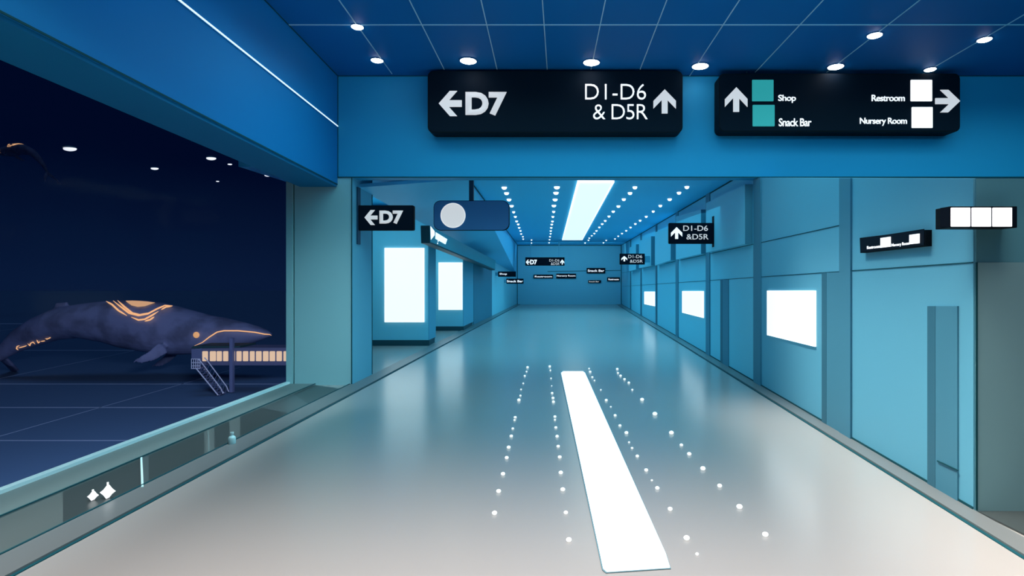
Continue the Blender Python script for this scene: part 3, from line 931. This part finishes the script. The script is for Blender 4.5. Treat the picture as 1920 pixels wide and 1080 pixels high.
# sparkles and bottle on the gutter
for (px, py, r, lab) in [(171, 933, 8, 'smaller white star-shaped lamp on the dark window gutter'), (199, 926, 12, 'larger white star-shaped lamp on the dark window gutter')]:
    c = G(px, py + r * .8, .012)
    sc_ = r * c.y / F
    pts = []
    for k in range(8):
        a = k * math.pi / 4
        rr = (1.0, .70)[k % 2] if k % 2 == 0 else .62
        pts.append((math.cos(a) * rr * sc_, math.sin(a) * rr * sc_))
    t = thing('star_lamp', lab, 'lamp', c, 'star lamps on the gutter')
    n = c.copy()
    mb = MB()
    mb.prism([c + V((x, 0.0, z + sc_)) for x, z in pts], (0, .03, 0))
    mb.build('star', 'star', t)
    MB().tube([c + V((0, .015, sc_ * 1.7)), c + V((.0, .015, sc_ * 2.5))], .006).build('tip', 'star', t)
c = G(435, 833, .011)
b = thing('bottle', 'small pale bottle standing on the gutter near the pillar', 'bottle', c)
MB().lathe(c, (0, 0, 1), [(.030, 0), (.033, .01), (.033, .06), (.026, .075), (.013, .085), (.012, .095)], 16).build('body', 'bottle', b, smooth=True)
MB().lathe(c, (0, 0, 1), [(.014, .096), (.016, .098), (.016, .115), (.0, .117)], 12).build('cap', 'lip', b)

# ------------------------------------------------------------------ outside
GZ = -8.0
ap = struct(MB().box(-420, 30, -40, 420, GZ - .5, GZ).build('ground', 'apron'), 'dark navy airport apron outside the window', 'ground')
al = MB()
for (xa, ya, xb2, yb2, wpx) in [(-400, 607, 400, 607, 1.5), (-400, 657, 560, 657, 1.3), (-400, 720, 560, 720, 1.3), (-500, 764, 560, 764, 1.5), (-600, 826, 560, 826, 1.5),
                                (-60, 722, 275, 653, 1.5), (-60, 835, 450, 689, 1.5), (-40, 626, 60, 612, 1.2)]:
    p, q = G(xa, ya, GZ), G(xb2, yb2, GZ)
    dv = (q - p).normalized()
    nn = V((-dv.y, dv.x, 0))
    def hw(pt, horiz=abs(yb2 - ya) < 1):
        return (pt.y ** 2 / (F * (EYE - GZ)) if horiz else pt.y / F * 1.6) * wpx / 2
    al.prism([p - nn * hw(p), q - nn * hw(q), q + nn * hw(q), p + nn * hw(p)], (0, 0, .012))
al.build('marking', 'apron_line', ap)

# jet bridge
d = 49.0
jb = thing('jet_bridge', 'lit boarding bridge reaching in front of the whale', 'boarding bridge', G(433, 735, GZ))
tun = MB().hexa([U(366, 652, d), U(620, 652, d), U(620, 685, d), U(366, 685, d)], [U(366, 652, d) + V((0, 2.2, 0)), U(620, 652, d) + V((0, 2.2, 0)), U(620, 685, d) + V((0, 2.2, 0)), U(366, 685, d) + V((0, 2.2, 0))]).build('tunnel', 'bridge', jb)
MB().hexa([U(359, 655, d - .1), U(378, 653, d - .1), U(378, 672, d - .1), U(359, 672, d - .1)], [p + V((0, 2.4, 0)) for p in (U(359, 655, d), U(378, 653, d), U(378, 672, d), U(359, 672, d))]).build('cab', 'bridge_post', jb)
MB().hexa([U(362, 649, d - .15), U(450, 649, d - .15), U(450, 651.8, d - .15), U(358, 653, d - .15)], [p + V((0, 2.5, 0)) for p in (U(362, 649, d), U(450, 649, d), U(450, 651.8, d), U(358, 653, d))]).build('roof_edge', 'plinth', jb)
ORG[tun.name] = ORG[jb.name]
wins = [(380, 390), (394, 405), (407, 416), (419, 428), (437, 440.5), (444, 453), (456, 465.5), (469, 477.5), (480.5, 490.5), (493.5, 503.5), (506, 516), (519, 528.5), (532, 541)]
for xa, xb2 in wins:
    poly_shape(front(xa, 658.5, xb2, 677, d - .02), rounded(.12, .06, 3), (0, -.05, 0), 'window', 'bridge_glass', tun)
MB().prism([U(430, 634, d - .4), U(436, 634, d - .4), U(436, 736, d - .4), U(430, 736, d - .4)], (0, .3, 0)).build('post', 'bridge_post', jb)
st = thing('apron_staircase', 'pale steel stairs leading down from the boarding bridge', 'stairs', G(412, 740, GZ))
d = 47.4
landing = MB()
for ya in (673, 680, 686, 691):
    landing.tube([U(358.5, ya, d), U(375, ya, d)], .035, 6)
for xa in (359, 363, 367, 371, 375):
    landing.tube([U(xa, 673, d), U(xa, 691, d)], .03, 6)
landing.build('landing_railing', 'stair', st)
MB().hexa([U(358, 690, d), U(376, 690, d), U(376, 692, d), U(358, 692, d)], [p + V((0, .8, 0)) for p in (U(358, 690, d), U(376, 690, d), U(376, 692, d), U(358, 692, d))]).build('landing', 'bridge', st)
for off in (0, .8):
    sv = V((0, off, 0))
    hr_ = MB().tube([U(372, 673, d) + sv, U(378, 680, d) + sv, U(414, 728, d) + sv, U(418, 738, d) + sv], .04, 6).build('handrail', 'stair', st)
    ORG[hr_.name] = ORG[st.name]
    MB().tube([U(368, 691, d) + sv, U(409, 741, d) + sv], .05, 6).build('stringer', 'stair', st)
    bal = MB()
    for k in range(9):
        t_ = k / 8
        bal.tube([U(371 + 40 * t_, 689 + 54 * t_, d) + sv, U(378 + 37 * t_, 679 + 51 * t_, d) + sv], .02, 5)
    bal.build('baluster', 'bridge_post', hr_)
for k in range(12):
    t_ = (k + .5) / 12
    p = U(370 + 41 * t_, 690 + 53 * t_, d)
    MB().box(p.x - .14, p.x + .14, p.y, p.y + .8, p.z - .02, p.z + .02).build('step', 'bridge', st)

# whale
WD = 56.0
prof = [(-30, 680, 688), (-14, 664, 684), (0, 651, 678), (14, 634, 670), (32, 616, 661), (67, 595, 649), (108, 577.5, 637.5), (152, 569.5, 633.5), (201, 564, 642), (233, 562.5, 652), (274, 564, 659), (300, 567, 663),
        (330, 574.5, 665), (364, 583.5, 664), (391, 591, 662), (420, 596, 657), (455, 604, 649), (480, 611, 641.5), (497, 617.5, 635.5), (506, 623, 631.5), (510, 626, 629.5)]
wid = [4, 7, 11, 15, 20, 30, 39, 44, 47, 49, 50, 50, 49, 46, 42, 37, 30, 22, 14, 7, 3]
KM = WD / F


def lerp_prof(px):
    for i in range(len(prof) - 1):
        if prof[i][0] <= px <= prof[i + 1][0]:
            t = (px - prof[i][0]) / (prof[i + 1][0] - prof[i][0])
            return [prof[i][k] + (prof[i + 1][k] - prof[i][k]) * t for k in (1, 2)] + [wid[i] + (wid[i + 1] - wid[i]) * t]
    return [prof[-1][1], prof[-1][2], wid[-1]]


def whale_skin(px, py, out=0.0):
    """point on the near flank of the whale seen at px,py"""
    t, b, wd = lerp_prof(px)
    c, h = (t + b) / 2, (b - t) / 2
    k = max(-.999, min(.999, (py - c) / h))
    p = U(px, py, WD)
    p.y -= wd * KM * math.sqrt(1 - k * k) + out
    return U(px, py, p.y)


bm_ = MB()
rings = []
n = 28
for (px, t, b), wd in zip(prof, wid):
    c, h = (t + b) / 2, (b - t) / 2
    rings.append([U(px, c - h * math.cos(a), WD) + V((0, -wd * KM * math.sin(a), 0)) for a in [2 * math.pi * k / n for k in range(n)]])
bm_.loft(rings)
# dorsal fin
rt = lambda px, py, y: U(px, py, WD) + V((0, y, 0))
bm_.hexa([rt(100, 588, -.25), rt(128, 588, -.25), rt(126, 566.5, -.16), rt(106, 568, -.16)], [rt(100, 588, .25), rt(128, 588, .25), rt(126, 566.5, .16), rt(106, 568, .16)])


def flipper(pts, rads, flat):
    """paddle swept along pts; flat = half thickness direction"""
    rg = []
    for i, p in enumerate(pts):
        tn = (pts[min(i + 1, len(pts) - 1)] - pts[max(i - 1, 0)]).normalized()
        f_ = V(flat).normalized()
        f_ = (f_ - tn * f_.dot(tn)).normalized()
        w_ = tn.cross(f_)
        rg.append([p + w_ * math.cos(2 * math.pi * k / 12) * rads[i] + f_ * math.sin(2 * math.pi * k / 12) * rads[i] * .28 for k in range(12)])
    bm_.loft(rg)


flipper([U(322, 642, WD - 1.3), U(305, 653, WD - 2.6), U(285, 667, WD - 3.4), U(265, 675, WD - 3.8), U(248, 679.5, WD - 4.0)], [.55, .62, .52, .36, .10], (0, 1, .35))
flipper([U(330, 655, WD + 1.2), U(318, 668, WD + 1.8), U(302, 680, WD + 2.4), U(284, 687, WD + 2.8)], [.6, .55, .4, .1], (0, 1, -.35))
# flukes spread sideways from the tail
for sg in (-1, 1):
    flipper([U(2, 664, WD), U(-14, 680, WD) + V((0, sg * 1.3, 0)), U(-32, 697, WD) + V((0, sg * 2.9, 0)), U(-58, 712, WD) + V((0, sg * 4.4, 0))], [.5, .9, .75, .12], (.6, 0, .8))
wh = thing('whale', 'large slate blue whale floating over the apron with glowing orange marks', 'whale', U(240, 612, WD))
body = bm_.build('body', 'whale', wh, smooth=True)
rm = body.modifiers.new('skin', 'REMESH')
rm.mode = 'VOXEL'
rm.voxel_size = 0.11
rm.use_smooth_shade = True
sm = body.modifiers.new('smooth', 'SMOOTH')
sm.factor = 0.5
sm.iterations = 3
MB().ball(whale_skin(368, 628, -.05), 5.6 * KM, (1, .5, 1)).build('eye', 'eye', wh, smooth=True)


def skin_line(pts, r, name, m, out=.05):
    res = []
    for (xa, ya), (xb2, yb2) in zip(pts, pts[1:]):
        for k in range(6):
            res.append(whale_skin(xa + (xb2 - xa) * k / 6, ya + (yb2 - ya) * k / 6, out))
    res.append(whale_skin(*pts[-1], out))
    nn = len(res) - 1
    rr = [r * (0.25 + 0.75 * min(1, 5 * i / nn, 5 * (nn - i) / nn)) for i in range(nn + 1)]
    return MB().tube(res, rr, 8).build(name, m, wh, smooth=True)


def C4(x, y):
    return (x / 3.4286, 530 + y / 3.4286)


skin_line([C4(*p) for p in [(1245, 408), (1300, 385), (1345, 350), (1395, 318), (1440, 309), (1530, 309), (1640, 319), (1700, 331), (1735, 333), (1745, 340)]], .055, 'mouth_line', 'glow', .0)
for pts_ in ([(683, 119), (720, 140), (760, 178), (815, 212)], [(728, 116), (770, 150), (830, 196), (890, 211), (950, 200), (1010, 168), (1060, 146), (1108, 148)],
             [(756, 114), (800, 155), (850, 195), (900, 207), (960, 192)], [(843, 221), (890, 240), (930, 235), (980, 208), (1018, 184)], [(930, 248), (965, 238), (992, 219)], [(1036, 174), (1066, 156), (1108, 150)]):
    skin_line([C4(*p) for p in pts_], .075, 'glowing_line', 'glow')
# glowing patch on the back
patch = MB()
top = [C4(*p) for p in [(808, 116), (850, 115), (900, 117), (950, 121), (998, 128)]]
bot = [C4(*p) for p in [(812, 122), (845, 146), (885, 156), (930, 152), (990, 131)]]
tv = [patch.bm.verts.new(whale_skin(*p, .06)) for p in top]
bv = [patch.bm.verts.new(whale_skin(*p, .06)) for p in bot]
tv2 = [patch.bm.verts.new(whale_skin(*p, -.1)) for p in top]
bv2 = [patch.bm.verts.new(whale_skin(*p, -.1)) for p in bot]
for i in range(4):
    patch.bm.faces.new((tv[i], tv[i + 1], bv[i + 1], bv[i]))
    patch.bm.faces.new((bv2[i], bv2[i + 1], tv2[i + 1], tv2[i]))
    patch.bm.faces.new((tv[i], tv2[i], tv2[i + 1], tv[i + 1]))
    patch.bm.faces.new((bv[i + 1], bv2[i + 1], bv2[i], bv[i]))
patch.build('glowing_patch', 'glow_soft', wh)
for pts_ in ([(125, 405), (110, 410), (106, 425), (118, 433)], [(118, 420), (150, 412), (172, 405)], [(178, 392), (192, 405), (196, 390), (212, 382), (226, 396)], [(236, 368), (246, 388), (258, 378)],
             [(262, 378), (290, 374)], [(290, 360), (305, 362), (322, 354), (300, 366)]):
    skin_line([C4(*p) for p in pts_], .045, 'glowing_line', 'glow')

# far faint whale: a copy, turned round and set far away
def copy_tree(o, parent=None):
    c = o.copy()
    COL.objects.link(c)
    if parent:
        c.parent = parent
    for ch in list(o.children):
        copy_tree(ch, c)
    return c


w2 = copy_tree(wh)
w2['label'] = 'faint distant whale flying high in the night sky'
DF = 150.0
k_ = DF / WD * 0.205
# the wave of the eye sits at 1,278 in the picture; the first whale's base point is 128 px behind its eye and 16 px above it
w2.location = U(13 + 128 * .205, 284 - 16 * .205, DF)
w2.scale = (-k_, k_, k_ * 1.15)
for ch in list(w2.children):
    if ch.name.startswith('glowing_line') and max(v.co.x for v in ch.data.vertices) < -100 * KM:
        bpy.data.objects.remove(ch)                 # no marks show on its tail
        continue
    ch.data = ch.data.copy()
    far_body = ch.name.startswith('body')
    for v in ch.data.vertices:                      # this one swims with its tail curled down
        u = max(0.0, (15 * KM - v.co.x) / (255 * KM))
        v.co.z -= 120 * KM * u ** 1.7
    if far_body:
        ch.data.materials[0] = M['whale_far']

# downlight reflections in the window glass, built as glowing discs outside
for px, py, r, dd, lab in [(131, 279, 12, 40, 'largest white reflection disc high in the night window, far left'), (396, 297, 9, 40, 'white reflection disc close under the bulkhead, wide oval'),
                           (290, 316, 7, 40, 'white reflection disc between the two larger discs, set lower'), (431, 308, 4.2, 40, 'small white reflection disc right of the wide oval disc'),
                           (502, 329, 6, 40, 'white reflection disc nearest the window frame'), (408, 340, 3, 40, 'tiniest white reflection disc, lowest of the discs')]:
    c = U(px, py, dd)
    r = r * dd / F
    t = thing('reflection_disc', lab, 'lamp', c, 'white reflection discs in the night window')
    MB().ball(c, r, (1, .6, .36)).build('lens', 'reflection_disc', t, smooth=True)
    MB().lathe(c + V((0, 0, r * .12)), (0, 0, 1), [(r * .95, 0), (r * .8, r * .22), (r * .3, r * .34), (0, r * .36)], 16).build('cap', 'bracket', t)
